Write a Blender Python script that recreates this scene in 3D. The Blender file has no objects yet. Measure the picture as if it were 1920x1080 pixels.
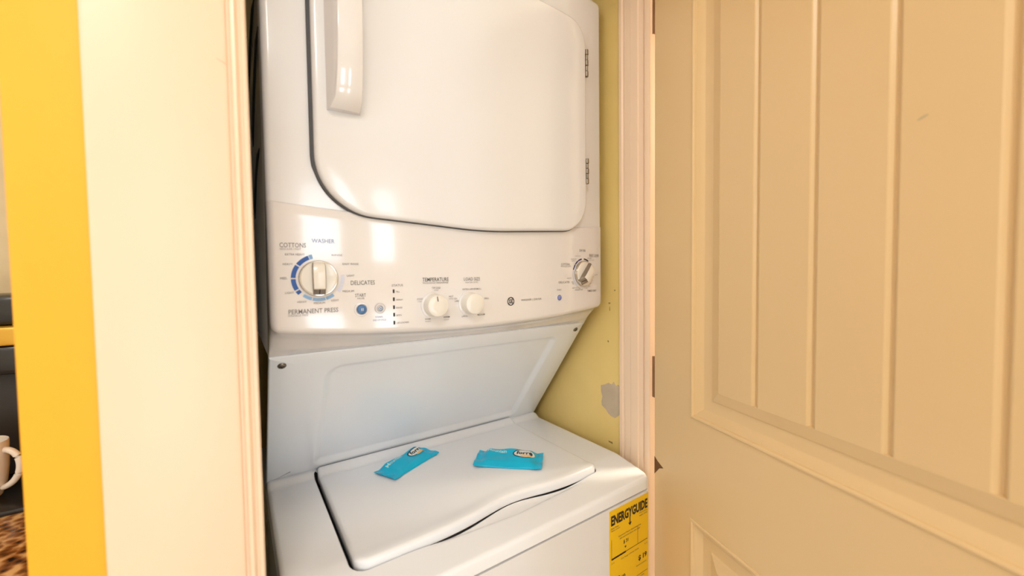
import bpy, bmesh, math, random
from mathutils import Vector, Matrix
R = math.radians
SC = bpy.context.scene
COL = SC.collection
random.seed(4)

# ------------------------------------------------------------------ camera
YAW, PITCH, ROLL, FPX = R(34.7009), R(2.1368), R(-0.7287), 748.73
fw = Vector((math.sin(YAW)*math.cos(PITCH), math.cos(YAW)*math.cos(PITCH), -math.sin(PITCH)))
rt = Vector((math.cos(YAW), -math.sin(YAW), 0)); up = rt.cross(fw)
rt2 = rt*math.cos(ROLL) + up*math.sin(ROLL)
up2 = -rt*math.sin(ROLL) + up*math.cos(ROLL)
cd = bpy.data.cameras.new('camera'); cam = bpy.data.objects.new('camera', cd); COL.objects.link(cam)
M = Matrix((rt2, up2, -fw)).transposed().to_4x4(); M.translation = Vector((-0.0388, -0.6598, 1.3408))
cam.matrix_world = M
cd.sensor_width = 36; cd.lens = FPX/1920*36; cd.clip_start = 0.02
cd.dof.use_dof = True; cd.dof.focus_distance = 0.82; cd.dof.aperture_fstop = 2.4
SC.camera = cam

# ------------------------------------------------------------------ world, exposure, lights
SC.view_settings.view_transform = 'Standard'; SC.view_settings.look = 'None'
SC.view_settings.gamma = 1; SC.view_settings.use_curve_mapping = False
SC.view_settings.exposure = -0.14
SKY_STRENGTH = 1.0
WINDOW_LIGHT = 8.3
SIDE_FILL_STRENGTH = 5.2
CEILING_FILL = 15.0
HALL_FILL = 48.0
KITCHEN_FILL = 5.0
w = bpy.data.worlds.new('world'); SC.world = w; w.use_nodes = True
w.node_tree.nodes['Background'].inputs[0].default_value = (0.75, 0.86, 1.0, 1)
w.node_tree.nodes['Background'].inputs[1].default_value = SKY_STRENGTH

def area(name, loc, rot, sx, sy, power, col):
    l = bpy.data.lights.new(name, 'AREA'); l.shape = 'RECTANGLE'; l.size = sx; l.size_y = sy
    l.energy = power; l.color = col
    o = bpy.data.objects.new(name, l); o.location = loc; o.rotation_euler = rot; COL.objects.link(o)
    return o
area('ceiling_fill_light', (-0.45, -1.30, 2.40), (0, 0, 0), 0.5, 0.5, CEILING_FILL, (1.0, 0.95, 0.90))  # unseen lamp added as general fill
area('hall_fill_light', (2.0, -0.55, 2.40), (0, 0, 0), 0.3, 0.3, HALL_FILL, (1.0, 0.88, 0.70))  # unseen lamp added to brighten the casing behind the hinge gap
area('kitchen_fill_light', (-1.1, -0.35, 2.40), (0, 0, 0), 0.4, 0.4, KITCHEN_FILL, (1.0, 0.86, 0.66))  # unseen lamp added as fill on the kitchen side

# ------------------------------------------------------------------ materials
def lin(c):
    return tuple((v/255/12.92 if v/255 <= 0.04045 else ((v/255+0.055)/1.055)**2.4) for v in c) + (1,)

def mat(name, rgb, rough=0.5, metal=0.0, coat=0.0, var=0.0, vscale=6.0, bump=0.0, bscale=60.0, spec=0.5, rgb2=None, coords='Object'):
    m = bpy.data.materials.new(name); m.use_nodes = True
    nt = m.node_tree; b = nt.nodes['Principled BSDF']
    b.inputs['Base Color'].default_value = lin(rgb)
    b.inputs['Roughness'].default_value = rough; b.inputs['Metallic'].default_value = metal
    b.inputs['Coat Weight'].default_value = coat; b.inputs['Coat Roughness'].default_value = 0.06
    b.inputs['Specular IOR Level'].default_value = spec
    tc = nt.nodes.new('ShaderNodeTexCoord')
    if var > 0 or rgb2:
        n = nt.nodes.new('ShaderNodeTexNoise'); n.inputs['Scale'].default_value = vscale; n.inputs['Detail'].default_value = 5
        nt.links.new(tc.outputs[coords], n.inputs['Vector'])
        r = nt.nodes.new('ShaderNodeValToRGB')
        r.color_ramp.elements[0].position = 0.35; r.color_ramp.elements[1].position = 0.65
        c = lin(rgb); c2 = lin(rgb2) if rgb2 else tuple(v*(1-var) for v in c[:3])+(1,)
        r.color_ramp.elements[0].color = c2; r.color_ramp.elements[1].color = c
        nt.links.new(n.outputs['Fac'], r.inputs['Fac']); nt.links.new(r.outputs['Color'], b.inputs['Base Color'])
    if bump > 0:
        n2 = nt.nodes.new('ShaderNodeTexNoise'); n2.inputs['Scale'].default_value = bscale; n2.inputs['Detail'].default_value = 3
        nt.links.new(tc.outputs[coords], n2.inputs['Vector'])
        bp = nt.nodes.new('ShaderNodeBump'); bp.inputs['Strength'].default_value = bump; bp.inputs['Distance'].default_value = 0.002
        nt.links.new(n2.outputs['Fac'], bp.inputs['Height']); nt.links.new(bp.outputs['Normal'], b.inputs['Normal'])
    return m

def emit(name, col, strength):
    m = bpy.data.materials.new(name); m.use_nodes = True; nt = m.node_tree
    b = nt.nodes['Principled BSDF']; b.inputs['Base Color'].default_value = (0.8, 0.8, 0.8, 1)
    b.inputs['Emission Color'].default_value = col; b.inputs['Emission Strength'].default_value = strength
    return m

ENAMEL_DIM = mat('white_enamel_dimmed', (231, 229, 230), 0.16, coat=0.3, var=0.012, vscale=3)  # same steel as the top, colour darkened to offset strong front light
ENAMEL_LIFT = mat('white_enamel_lifted', (241, 242, 246), 0.26, coat=0.15, var=0.02, vscale=4, bump=0.03, bscale=220)  # same white enamel, colour kept paler where less light arrives
PLASTIC = mat('white_plastic', (229, 224, 223), 0.11, coat=0.5, var=0.008, vscale=5)
KNOB = mat('knob_plastic', (232, 226, 217), 0.22, coat=0.3, var=0.01)
KNOB_GREY = mat('satin_metal_grip', (150, 138, 126), 0.28, metal=0.75, var=0.02)
CHROME = mat('chrome', (205, 200, 192), 0.12, metal=1.0, var=0.02)
STEEL = mat('hinge_steel', (150, 140, 126), 0.3, metal=0.9, var=0.1, vscale=80)
SCREW = mat('screw_steel', (128, 122, 114), 0.35, metal=0.8, var=0.1, vscale=120)
ENAMEL_COOL_LIT = mat('cool_lit_enamel', (240, 244, 251), 0.24, coat=0.15, var=0.012, vscale=4)  # same white enamel with cool reflected light tinted into its colour
RUBBER = mat('dark_gasket', (74, 74, 76), 0.6, var=0.1, vscale=40)
BLACKGAP = mat('matte_black', (38, 36, 33), 0.7, var=0.1, vscale=40)
PRINT = mat('grey_print', (122, 116, 112), 0.5, var=0.02)
PRINT_D = mat('dark_print', (78, 74, 72), 0.5, var=0.02)
PRINT_L = mat('pale_print', (164, 158, 154), 0.5, var=0.02)
PRINT_B = mat('blue_print', (140, 156, 196), 0.5, var=0.02)
BLACK = mat('black_ink', (26, 24, 24), 0.5, var=0.02)
BLUE = mat('dark_blue_ink', (14, 78, 158), 0.35, var=0.02)
NAVY = mat('navy_ink', (30, 30, 96), 0.4, var=0.02)
BLUE_L = mat('light_blue_ink', (132, 172, 214), 0.4, var=0.02)
BLUE_P = mat('pale_blue_ink', (206, 208, 226), 0.4, var=0.02)
BUTTON = mat('blue_button_plastic', (70, 118, 172), 0.2, coat=0.4, var=0.05)
BUTTON_L = mat('lilac_button_plastic', (120, 130, 188), 0.2, coat=0.4, var=0.05)
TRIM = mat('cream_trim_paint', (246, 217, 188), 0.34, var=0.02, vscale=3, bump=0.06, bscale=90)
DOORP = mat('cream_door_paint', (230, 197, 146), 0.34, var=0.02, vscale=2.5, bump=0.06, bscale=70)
YELLOW = mat('yellow_wall_paint', (253, 180, 42), 0.55, var=0.02, vscale=4, bump=0.15, bscale=180)
CLOSETY = mat('closet_yellow_paint', (248, 218, 140), 0.5, var=0.06, vscale=5, bump=0.15, bscale=160, rgb2=(240, 210, 132))
PATCH = mat('bare_plaster', (206, 186, 160), 0.9, var=0.1, vscale=30, bump=0.4, bscale=120)
SCUFF = mat('brown_scuff', (166, 136, 84), 0.9, var=0.2, vscale=90)
WOODCHIP = mat('bare_brown_wood', (122, 80, 40), 0.8, var=0.3, vscale=60)
BRONZE = mat('bronze_hinge', (158, 112, 74), 0.45, metal=0.2, var=0.15, vscale=60)
LABELY = mat('yellow_label_paper', (242, 194, 12), 0.4, var=0.02)
FOIL = mat('turquoise_foil', (0, 188, 230), 0.28, metal=0.0, coat=0.1, var=0.06, vscale=18, spec=0.35)
FOIL_W = mat('white_pack_print', (236, 236, 230), 0.4, var=0.02)
FOIL_T = mat('pale_pack_print', (186, 236, 242), 0.4, var=0.02)
FOIL_R = mat('navy_pack_print', (22, 38, 66), 0.4, var=0.02)
FOIL_O = mat('peach_pack_print', (240, 196, 140), 0.4, var=0.02)
ROOMW = mat('cream_room_paint', (248, 240, 222), 0.7, var=0.02, vscale=3)
CEIL = mat('white_ceiling_paint', (248, 244, 234), 0.8, var=0.02)
FLOORM = mat('pale_wood_floor', (228, 219, 206), 0.4, var=0.12, vscale=4)
BLACKP = mat('black_machine_plastic', (22, 18, 14), 0.35, coat=0.2, var=0.1, vscale=12)
GREYP = mat('charcoal_machine_plastic', (42, 35, 28), 0.45, var=0.1, vscale=12)
GOLD = mat('gold_band_metal', (226, 176, 60), 0.3, metal=0.3, var=0.08, vscale=20)
CERAM = mat('white_ceramic', (240, 226, 208), 0.2, coat=0.4, var=0.02)
TILE = mat('beige_tile', (240, 222, 180), 0.35, var=0.1, vscale=14)
CABW = mat('dark_cabinet_wood', (70, 44, 26), 0.4, var=0.3, vscale=9)

def granite():
    m = mat('brown_granite', (150, 100, 52), 0.18, coat=0.3)
    nt = m.node_tree; b = nt.nodes['Principled BSDF']
    tc = nt.nodes.new('ShaderNodeTexCoord')
    v = nt.nodes.new('ShaderNodeTexVoronoi'); v.inputs['Scale'].default_value = 70
    n = nt.nodes.new('ShaderNodeTexNoise'); n.inputs['Scale'].default_value = 34; n.inputs['Detail'].default_value = 8
    nt.links.new(tc.outputs['Object'], v.inputs['Vector']); nt.links.new(tc.outputs['Object'], n.inputs['Vector'])
    mx = nt.nodes.new('ShaderNodeMix'); mx.data_type = 'FLOAT'; mx.inputs[0].default_value = 0.65
    nt.links.new(v.outputs['Distance'], mx.inputs[2]); nt.links.new(n.outputs['Fac'], mx.inputs[3])
    r = nt.nodes.new('ShaderNodeValToRGB'); e = r.color_ramp.elements
    e[0].position = 0.38; e[0].color = lin((40, 24, 12)); e[1].position = 0.62; e[1].color = lin((226, 180, 120))
    k = e.new(0.5); k.color = lin((150, 92, 40))
    nt.links.new(mx.outputs[0], r.inputs['Fac']); nt.links.new(r.outputs['Color'], b.inputs['Base Color'])
    return m
GRANITE = granite()

# ------------------------------------------------------------------ helpers
WORLD = {}
def thing(name, label, cat, loc=(0, 0, 0), rotz=0, group=None):
    o = bpy.data.objects.new(name, None); o.empty_display_size = 0.1; COL.objects.link(o)
    o.location = loc; o.rotation_euler = (0, 0, rotz); o['label'] = label; o['category'] = cat
    if group: o['group'] = group
    WORLD[o.name] = Vector(loc)
    return o

def origin(p):
    v = Vector((0, 0, 0))
    while p is not None:
        v += Vector(p.location); p = p.parent
    return v

def mk(name, V, F, mats, parent=None, smooth=True, fm=None, local=False, angle=38, recalc=True, kind=None, label=None, weld=False):
    if not isinstance(mats, (list, tuple)): mats = [mats]
    off = origin(parent) if (parent is not None and not local) else Vector((0, 0, 0))
    me = bpy.data.meshes.new(name)
    me.from_pydata([tuple(Vector(v)-off) for v in V], [], F)
    for m in mats: me.materials.append(m)
    if fm:
        for p, i in zip(me.polygons, fm): p.material_index = i
    if recalc or weld:
        bm = bmesh.new(); bm.from_mesh(me)
        if weld: bmesh.ops.remove_doubles(bm, verts=bm.verts, dist=1e-5)
        if recalc: bmesh.ops.recalc_face_normals(bm, faces=bm.faces)
        bm.to_mesh(me); bm.free()
    if smooth:
        for p in me.polygons: p.use_smooth = True
        me.set_sharp_from_angle(angle=R(angle))
    o = bpy.data.objects.new(name, me); COL.objects.link(o)
    if parent is not None: o.parent = parent
    if kind: o['kind'] = kind
    if label: o['label'] = label
    return o

class MB:
    def __init__(s): s.V = []; s.F = []; s.m = []
    def add(s, V, F, mi=0):
        b = len(s.V); s.V += [tuple(v) for v in V]; s.F += [tuple(i+b for i in f) for f in F]; s.m += [mi]*len(F)
    def box(s, x0, x1, y0, y1, z0, z1, r=0.0, mi=0, seg=2, xf=None):
        bm = bmesh.new(); bmesh.ops.create_cube(bm, size=1)
        for v in bm.verts:
            v.co = Vector(((x0+x1)/2+v.co.x*(x1-x0), (y0+y1)/2+v.co.y*(y1-y0), (z0+z1)/2+v.co.z*(z1-z0)))
        if r > 0:
            bmesh.ops.bevel(bm, geom=bm.edges[:], offset=r, segments=seg, affect='EDGES', profile=0.5)
        bm.verts.index_update()
        s.add([xf(v.co) if xf else v.co.copy() for v in bm.verts], [[v.index for v in f.verts] for f in bm.faces], mi); bm.free()
    def lathe(s, prof, centre, axis='Z', n=32, mi=0, xf=None):
        V = []; F = []
        for (r, h) in prof:
            for k in range(n):
                a = 2*math.pi*k/n; c, q = r*math.cos(a), r*math.sin(a)
                p = {'Z': (c, q, h), 'Y': (c, -h, q), 'X': (h, c, q)}[axis]
                V.append(Vector(centre)+Vector(p))
        for i in range(len(prof)-1):
            for k in range(n):
                k2 = (k+1) % n
                F.append((i*n+k, i*n+k2, (i+1)*n+k2, (i+1)*n+k))
        F.append(tuple(range(n))); F.append(tuple((len(prof)-1)*n+k for k in range(n)))
        if xf: V = [xf(v) for v in V]
        s.add(V, F, mi)
    def tube(s, pts, rad, n=10, mi=0, flat=1.0, caps=True):
        V = []; F = []; m = len(pts); pts = [Vector(p) for p in pts]
        ref = Vector((0, 0, 1))
        for i, p in enumerate(pts):
            t = (pts[min(i+1, m-1)]-pts[max(i-1, 0)]).normalized()
            rr = ref if abs(t.dot(ref)) < 0.95 else Vector((0, 1, 0))
            a = t.cross(rr).normalized(); b = t.cross(a).normalized()
            r = rad[i] if isinstance(rad, (list, tuple)) else rad
            for k in range(n):
                th = 2*math.pi*k/n
                V.append(p+a*(r*math.cos(th)*flat)+b*(r*math.sin(th)))
        for i in range(m-1):
            for k in range(n):
                k2 = (k+1) % n; F.append((i*n+k, i*n+k2, (i+1)*n+k2, (i+1)*n+k))
        if caps: F.append(tuple(range(n))); F.append(tuple((m-1)*n+k for k in range(n)))
        s.add(V, F, mi)
    def grid(s, fn, us, vs, mi=0):
        V = [fn(u, v) for v in vs for u in us]; n = len(us)
        F = [(j*n+i, j*n+i+1, (j+1)*n+i+1, (j+1)*n+i) for j in range(len(vs)-1) for i in range(n-1)]
        s.add(V, F, mi)
    def extrude(s, prof, z0, z1, mi=0, closed=True):
        n = len(prof); V = [(x, y, z0) for x, y in prof]+[(x, y, z1) for x, y in prof]
        F = [(i, (i+1) % n, n+(i+1) % n, n+i) for i in range(n if closed else n-1)]
        if closed: F += [tuple(range(n)), tuple(range(n, 2*n))]
        s.add(V, F, mi)
    def build(s, name, mats, parent=None, **k):
        return mk(name, s.V, s.F, mats, parent, fm=s.m if isinstance(mats, (list, tuple)) and len(mats) > 1 else None, **k)

def lerp(a, b, t): return a+(b-a)*t
def linspace(a, b, n): return [a+(b-a)*i/(n-1) for i in range(n)]

def inset(poly, d):
    n = len(poly); out = []
    A = sum(poly[i][0]*poly[(i+1) % n][1]-poly[(i+1) % n][0]*poly[i][1] for i in range(n))
    sg = 1 if A > 0 else -1
    for i in range(n):
        p0, p1 = poly[i-1], poly[(i+1) % n]
        tx, ty = p1[0]-p0[0], p1[1]-p0[1]; L = math.hypot(tx, ty) or 1
        out.append((poly[i][0]-sg*ty/L*d, poly[i][1]+sg*tx/L*d))
    return out

def resample(poly, n):
    m = len(poly); seg = [math.dist(poly[i], poly[(i+1) % m]) for i in range(m)]; T = sum(seg); out = []
    i = 0; acc = 0
    for k in range(n):
        s = T*k/n
        while acc+seg[i] < s and i < m-1: acc += seg[i]; i += 1
        t = (s-acc)/(seg[i] or 1)
        a, b = poly[i], poly[(i+1) % m]; out.append((lerp(a[0], b[0], t), lerp(a[1], b[1], t)))
    return out

def round_poly(corners, n_arc=9):
    """corners: (x, y, r) counter-clockwise -> dense outline with filleted corners"""
    out = []; m = len(corners)
    for i in range(m):
        p = Vector(corners[i][:2]); r = corners[i][2]
        a = (Vector(corners[i-1][:2])-p).normalized(); b = (Vector(corners[(i+1) % m][:2])-p).normalized()
        if r <= 0: out.append(tuple(p)); continue
        ang = a.angle(b); d = r/math.tan(ang/2); c = p+(a+b).normalized()*(r/math.sin(ang/2))
        s, e = p+a*d-c, p+b*d-c
        a0 = math.atan2(s.y, s.x); a1 = math.atan2(e.y, e.x)
        while a1-a0 > math.pi: a1 -= 2*math.pi
        while a1-a0 < -math.pi: a1 += 2*math.pi
        for k in range(n_arc): t = lerp(a0, a1, k/(n_arc-1)); out.append((c.x+r*math.cos(t), c.y+r*math.sin(t)))
    return out

def slab(outline, surf, back, r, mp, inner=8):
    """closed slab: outline in (u,v), front surface surf(u,v), flat back, rounded front edge; mp maps (u,v,w) to 3-D"""
    V = []; F = []; n = len(outline); rings = []
    rings.append([(u, v, back(u, v)) for u, v in outline])
    for k in range(6):
        th = math.pi/2*k/5; d = r*(1-math.cos(th)); dr = r*(1-math.sin(th))
        po = inset(outline, d)
        rings.append([(u, v, surf(u, v)-dr) for u, v in po])
    po = inset(outline, r); cx = sum(p[0] for p in po)/n; cy = sum(p[1] for p in po)/n
    for k in range(1, inner):
        s = 1-k/inner
        rings.append([(lerp(cx, u, s), lerp(cy, v, s), surf(lerp(cx, u, s), lerp(cy, v, s))) for u, v in po])
    for rg in rings: V += [mp(*p) for p in rg]
    for i in range(len(rings)-1):
        for k in range(n):
            k2 = (k+1) % n; F.append((i*n+k, i*n+k2, (i+1)*n+k2, (i+1)*n+k))
    c = len(V); V.append(mp(cx, cy, surf(cx, cy))); b = (len(rings)-1)*n
    for k in range(n): F.append((b+k, b+(k+1) % n, c))
    F.append(tuple(range(n)))
    return V, F

_txt = {}
def text_geo(s, bold=0.0):
    key = (s, bold)
    if key in _txt: return _txt[key]
    cu = bpy.data.curves.new('t', 'FONT'); cu.body = s; cu.size = 1; cu.resolution_u = 2; cu.offset = bold
    o = bpy.data.objects.new('t', cu); COL.objects.link(o); bpy.context.view_layer.update()
    dg = bpy.context.evaluated_depsgraph_get(); me = o.evaluated_get(dg).to_mesh()
    V = [(v.co.x, v.co.y) for v in me.vertices]; F = [tuple(p.vertices) for p in me.polygons]
    o.evaluated_get(dg).to_mesh_clear(); bpy.data.objects.remove(o); bpy.data.curves.remove(cu)
    x0, x1 = min(v[0] for v in V), max(v[0] for v in V); y0, y1 = min(v[1] for v in V), max(v[1] for v in V)
    _txt[key] = ([((v[0]-(x0+x1)/2)/(x1-x0), (v[1]-(y0+y1)/2)/(x1-x0)) for v in V], F, (y1-y0)/(x1-x0))
    return _txt[key]

def lettering(s, uc, vc, width, mp, m, parent, name='lettering', hscale=1.0, bold=0.0, rot=0.0, height=None, **k):
    V, F, asp = text_geo(s, bold)
    if height: hscale = height/(asp*width)
    c, q = math.cos(rot), math.sin(rot)
    P = [(u*width, v*width*hscale) for u, v in V]
    return mk(name, [mp(uc+a*c-b*q, vc+a*q+b*c) for a, b in P], F, m, parent, smooth=False, recalc=False, **k)

def arc_strip(cx, cz, r0, r1, a0, a1, n=14):
    V = []; F = []
    for i in range(n+1):
        a = R(lerp(a0, a1, i/n)); V += [(cx+r0*math.cos(a), cz+r0*math.sin(a)), (cx+r1*math.cos(a), cz+r1*math.sin(a))]
    for i in range(n): F.append((2*i, 2*i+1, 2*i+3, 2*i+2))
    return V, F

# ------------------------------------------------------------------ the setting
def struct_box(name, x0, x1, y0, y1, z0, z1, m, r=0.0):
    b = MB(); b.box(x0, x1, y0, y1, z0, z1, r); return b.build(name, m, kind='structure')

struct_box('floor', -2.6, 2.6, -3.3, 1.1, -0.06, 0.0, FLOORM)
struct_box('ceiling', -2.6, 2.6, -3.3, 1.1, 2.45, 2.51, CEIL)
wl = struct_box('wall_left', -0.208, -0.095, -0.100, 0.90, 0.0, 2.45, YELLOW, 0.003)
struct_box('closet_left_bounce', -0.095, -0.085, -0.098, 0.86, 0.0, 2.45, ROOMW)  # unseen pale lining added to bounce light onto the dryer side
wr = struct_box('wall_right', 0.712, 0.86, -0.098, 0.90, 0.0, 2.45, CLOSETY)
struct_box('wall_closet_back', -0.095, 0.712, 0.86, 0.90, 0.0, 2.45, CLOSETY)
struct_box('wall_header', -0.095, 0.712, -0.098, 0.0, 2.08, 2.45, YELLOW)
struct_box('wall_front', 0.86, 2.3, -0.098, -0.04, 0.0, 2.45, ROOMW)
struct_box('wall_kitchen', -2.3, -0.204, 0.86, 0.90, 0.0, 2.45, TILE)
struct_box('wall_room_left', -2.36, -2.3, -3.1, 0.90, 0.0, 2.45, ROOMW)
struct_box('wall_room_right', 2.3, 2.36, -3.1, -0.04, 0.0, 2.45, ROOMW)
struct_box('wall_far', -2.3, 2.3, -3.16, -3.1, 0.0, 2.45, ROOMW)

# windows in the wall behind the photographer
PANE = emit('daylight_pane', (0.68, 0.85, 1.0, 1), WINDOW_LIGHT)
def window(name, x0, x1, z0, z1):
    b = MB(); t = 0.045
    b.box(x0-t, x1+t, -3.1, -3.06, z0-t, z0, 0.004); b.box(x0-t, x1+t, -3.1, -3.06, z1, z1+t, 0.004)
    b.box(x0-t, x0, -3.1, -3.06, z0, z1, 0.004); b.box(x1, x1+t, -3.1, -3.06, z0, z1, 0.004)
    b.box(x0, x1, -3.095, -3.07, 1.02, 1.46, 0.003)
    o = b.build(name, TRIM, kind='structure')
    for a, c in ((z0, 1.02), (1.46, z1)):
        p = MB(); p.box(x0, x1, -3.092, -3.088, a, c); p.build('window_pane', PANE, o, label='added glowing pane for side fill')
window('window_1', -0.14, 0.25, 0.14, 2.10)
window('window_2', 0.60, 0.86, 0.14, 2.10)

SIDE_FILL_PANE = emit('side_fill_glow', (0.80, 0.90, 1.0, 1), SIDE_FILL_STRENGTH)
b = MB()
for a, c, d, e_ in ((-2.05, -2.0, 1.35, 2.30), (-0.80, -0.75, 1.35, 2.30), (-2.0, -0.80, 1.35, 1.40), (-2.0, -0.80, 2.25, 2.30), (-1.415, -1.385, 1.40, 2.25)): b.box(-2.30, -2.26, a, c, d, e_, 0.004)
o = b.build('side_fill_frame', TRIM, kind='structure')  # unseen frame and glowing pane added on the left for fill
b = MB(); b.box(-2.294, -2.290, -2.0, -0.80, 1.40, 2.25); b.build('window_pane', SIDE_FILL_PANE, o, label='added glowing pane for side fill')

# left casing of the closet opening (cream, moulded inner edge)
b = MB(); b.extrude([(-0.1526, -0.090), (-0.1526, -0.111), (-0.150, -0.113), (-0.0425, -0.113), (-0.0395, -0.1118), (-0.0378, -0.1085), (-0.0362, -0.1085),
                     (-0.0340, -0.1140), (-0.0310, -0.1145), (-0.0288, -0.1125), (-0.0275, -0.1105), (-0.0262, -0.1105), (-0.0245, -0.1128), (-0.0215, -0.1125), (-0.0197, -0.1095), (-0.0197, -0.020), (-0.026, -0.018), (-0.026, -0.090)], 0.0, 2.10)
b.build('trim_1', TRIM, kind='structure', angle=25)
mk('scratch_mark', [(-0.0480, -0.1133, 1.5790), (-0.0396, -0.1133, 1.5752), (-0.0396, -0.1133, 1.5744), (-0.0482, -0.1133, 1.5784)], [(0, 1, 2, 3)], mat('faint_scratch', (214, 180, 150), 0.7, var=0.1), bpy.data.objects['trim_1'], smooth=False)
# right jamb
b = MB(); b.extrude([(0.720, -0.0300), (0.7045, -0.0305), (0.7025, -0.0325), (0.7022, -0.0400), (0.7046, -0.0425), (0.7046, -0.0455), (0.7030, -0.0480),
                     (0.7030, -0.0630), (0.7045, -0.0650), (0.7010, -0.0665), (0.7010, -0.0850), (0.7035, -0.0870), (0.7035, -0.098), (0.720, -0.098)], 0.0, 2.10)
b.build('trim_2', TRIM, kind='structure', angle=25)
# right casing on the room side, glimpsed through the hinge gap
b = MB(); b.box(0.7055, 0.835, -0.114, -0.098, 0.0, 2.10, 0.003); b.build('trim_3', TRIM, kind='structure')
# bare plaster patch and scuffs on the right closet wall
pp = [(0.0349, 1.0557), (0.024, 1.0590), (0.0103, 1.0666), (0.001, 1.0640), (-0.0067, 1.073), (-0.013, 1.0640), (-0.0199, 1.0681), (-0.0300, 1.060), (-0.0303, 1.0482), (-0.0303, 1.026),
      (-0.0303, 1.0027), (-0.022, 0.994), (-0.0097, 0.9844), (0.002, 0.986), (0.0106, 0.9904), (0.020, 0.999), (0.0316, 1.0049), (0.033, 1.014), (0.030, 1.028), (0.034, 1.040)]
V, F = slab([(a, c) for a, c in pp], lambda u, v: 0.0012, lambda u, v: 0.0, 0.0006, lambda u, v, q: (0.712-q, u, v), 4)
mk('plaster_patch', V, F, PATCH, wr, label='bare greyish plaster patch with ragged edge')
def mark(y, z, ry, rz, n=9, seed=1, m=SCUFF):
    rnd = random.Random(seed); V = []
    for k in range(n):
        a = 2*math.pi*k/n; q = rnd.uniform(0.5, 1.1); V.append((0.712-0.0006, y+ry*q*math.cos(a), z+rz*q*math.sin(a)))
    mk('scuff_mark', V, [tuple(range(n))], m, wr, smooth=False, label='small brown scuff')
mark(0.0060, 1.2640, 0.0050, 0.0026, seed=3); mark(0.0050, 1.2520, 0.0014, 0.0070, seed=4); mark(-0.0110, 1.2960, 0.0022, 0.0022, seed=5)
mark(0.0100, 1.1700, 0.0028, 0.0030, seed=6); mark(0.0030, 0.9200, 0.0100, 0.0030, seed=8)
# housings for the added fill lamps, all out of view
for nm, x, y, s in (('round_ceiling_lamp', -0.45, -1.30, 0.34), ('hall_ceiling_lamp', 2.0, -0.55, 0.22), ('kitchen_ceiling_lamp', -1.1, -0.35, 0.26)):
    b = MB(); b.box(x-s, x+s, y-s, y+s, 2.415, 2.45, 0.008)
    o = b.build('fill_lamp_housing', CEIL, label={'r': 'added square fill lamp behind the camera', 'h': 'added square fill lamp behind the open door', 'k': 'added square fill lamp over the kitchen counter'}[nm[0]])
    o['category'] = 'light'

# ------------------------------------------------------------------ open door on the right
D0 = Vector((0.699, -0.1235, 0)); DA = R(18.5)
door = bpy.data.objects.new('door_1', None); COL.objects.link(door); door['kind'] = 'structure'
door['label'] = 'cream panelled door standing open on the right'
door.location = D0
# local +X runs from the hinge edge to the free edge, local -Y faces the camera
ex = Vector((-math.sin(DA), -math.cos(DA), 0)); ey = Vector((math.cos(DA), -math.sin(DA), 0))
door.rotation_euler = Matrix((ex, ey, Vector((0, 0, 1)))).transposed().to_euler()
T0, T1, T2, T3 = 0.0112, 0.1214, 0.658, 0.779
Z = [0.012, 0.17, 0.871, 1.0645, 1.93, 2.045]
b = MB(); TH = 0.035
ts = [T0, T1, T2, T3]
for i in range(3):
    for j in range(5):
        if i == 1 and j in (1, 3): continue
        b.add([(ts[i], 0, Z[j]), (ts[i+1], 0, Z[j]), (ts[i+1], 0, Z[j+1]), (ts[i], 0, Z[j+1])], [(0, 1, 2, 3)])
b.add([(T0, 0, Z[0]), (T3, 0, Z[0]), (T3, TH, Z[0]), (T0, TH, Z[0])], [(0, 1, 2, 3)])
b.add([(T0, 0, Z[5]), (T3, 0, Z[5]), (T3, TH, Z[5]), (T0, TH, Z[5])], [(0, 1, 2, 3)])
b.add([(T0, 0, Z[0]), (T0, TH, Z[0]), (T0, TH, Z[5]), (T0, 0, Z[5])], [(0, 1, 2, 3)])
b.add([(T3, 0, Z[0]), (T3, TH, Z[0]), (T3, TH, Z[5]), (T3, 0, Z[5])], [(0, 1, 2, 3)])
b.add([(T0, TH, Z[0]), (T3, TH, Z[0]), (T3, TH, Z[5]), (T0, TH, Z[5])], [(0, 1, 2, 3)])
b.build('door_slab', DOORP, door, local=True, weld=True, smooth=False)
PROF = [(0, 0), (0.0004, -0.0018), (0.0022, -0.0030), (0.0045, -0.0028), (0.0066, -0.0012), (0.0078, 0.0022), (0.0095, 0.0030), (0.0135, 0.0048), (0.0180, 0.0078), (0.0205, 0.0098), (0.0225, 0.0104),
        (0.0405, 0.0104), (0.0420, 0.0098), (0.0440, 0.0080), (0.0615, 0.0022), (0.0635, 0.0016), (0.0645, 0.0080)]
def moulding(z0, z1):
    V = []; F = []; n = len(PROF)
    for d, y in PROF:
        V += [(T1+d, y, z0+d), (T2-d, y, z0+d), (T2-d, y, z1-d), (T1+d, y, z1-d)]
    for i in range(n-1):
        for k in range(4):
            k2 = (k+1) % 4; F.append((i*4+k, i*4+k2, (i+1)*4+k2, (i+1)*4+k))
    i = n-1; F.append((i*4, i*4+1, i*4+2, i*4+3))
    mk('panel_moulding', V, F, DOORP, door, local=True, angle=22)
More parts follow.
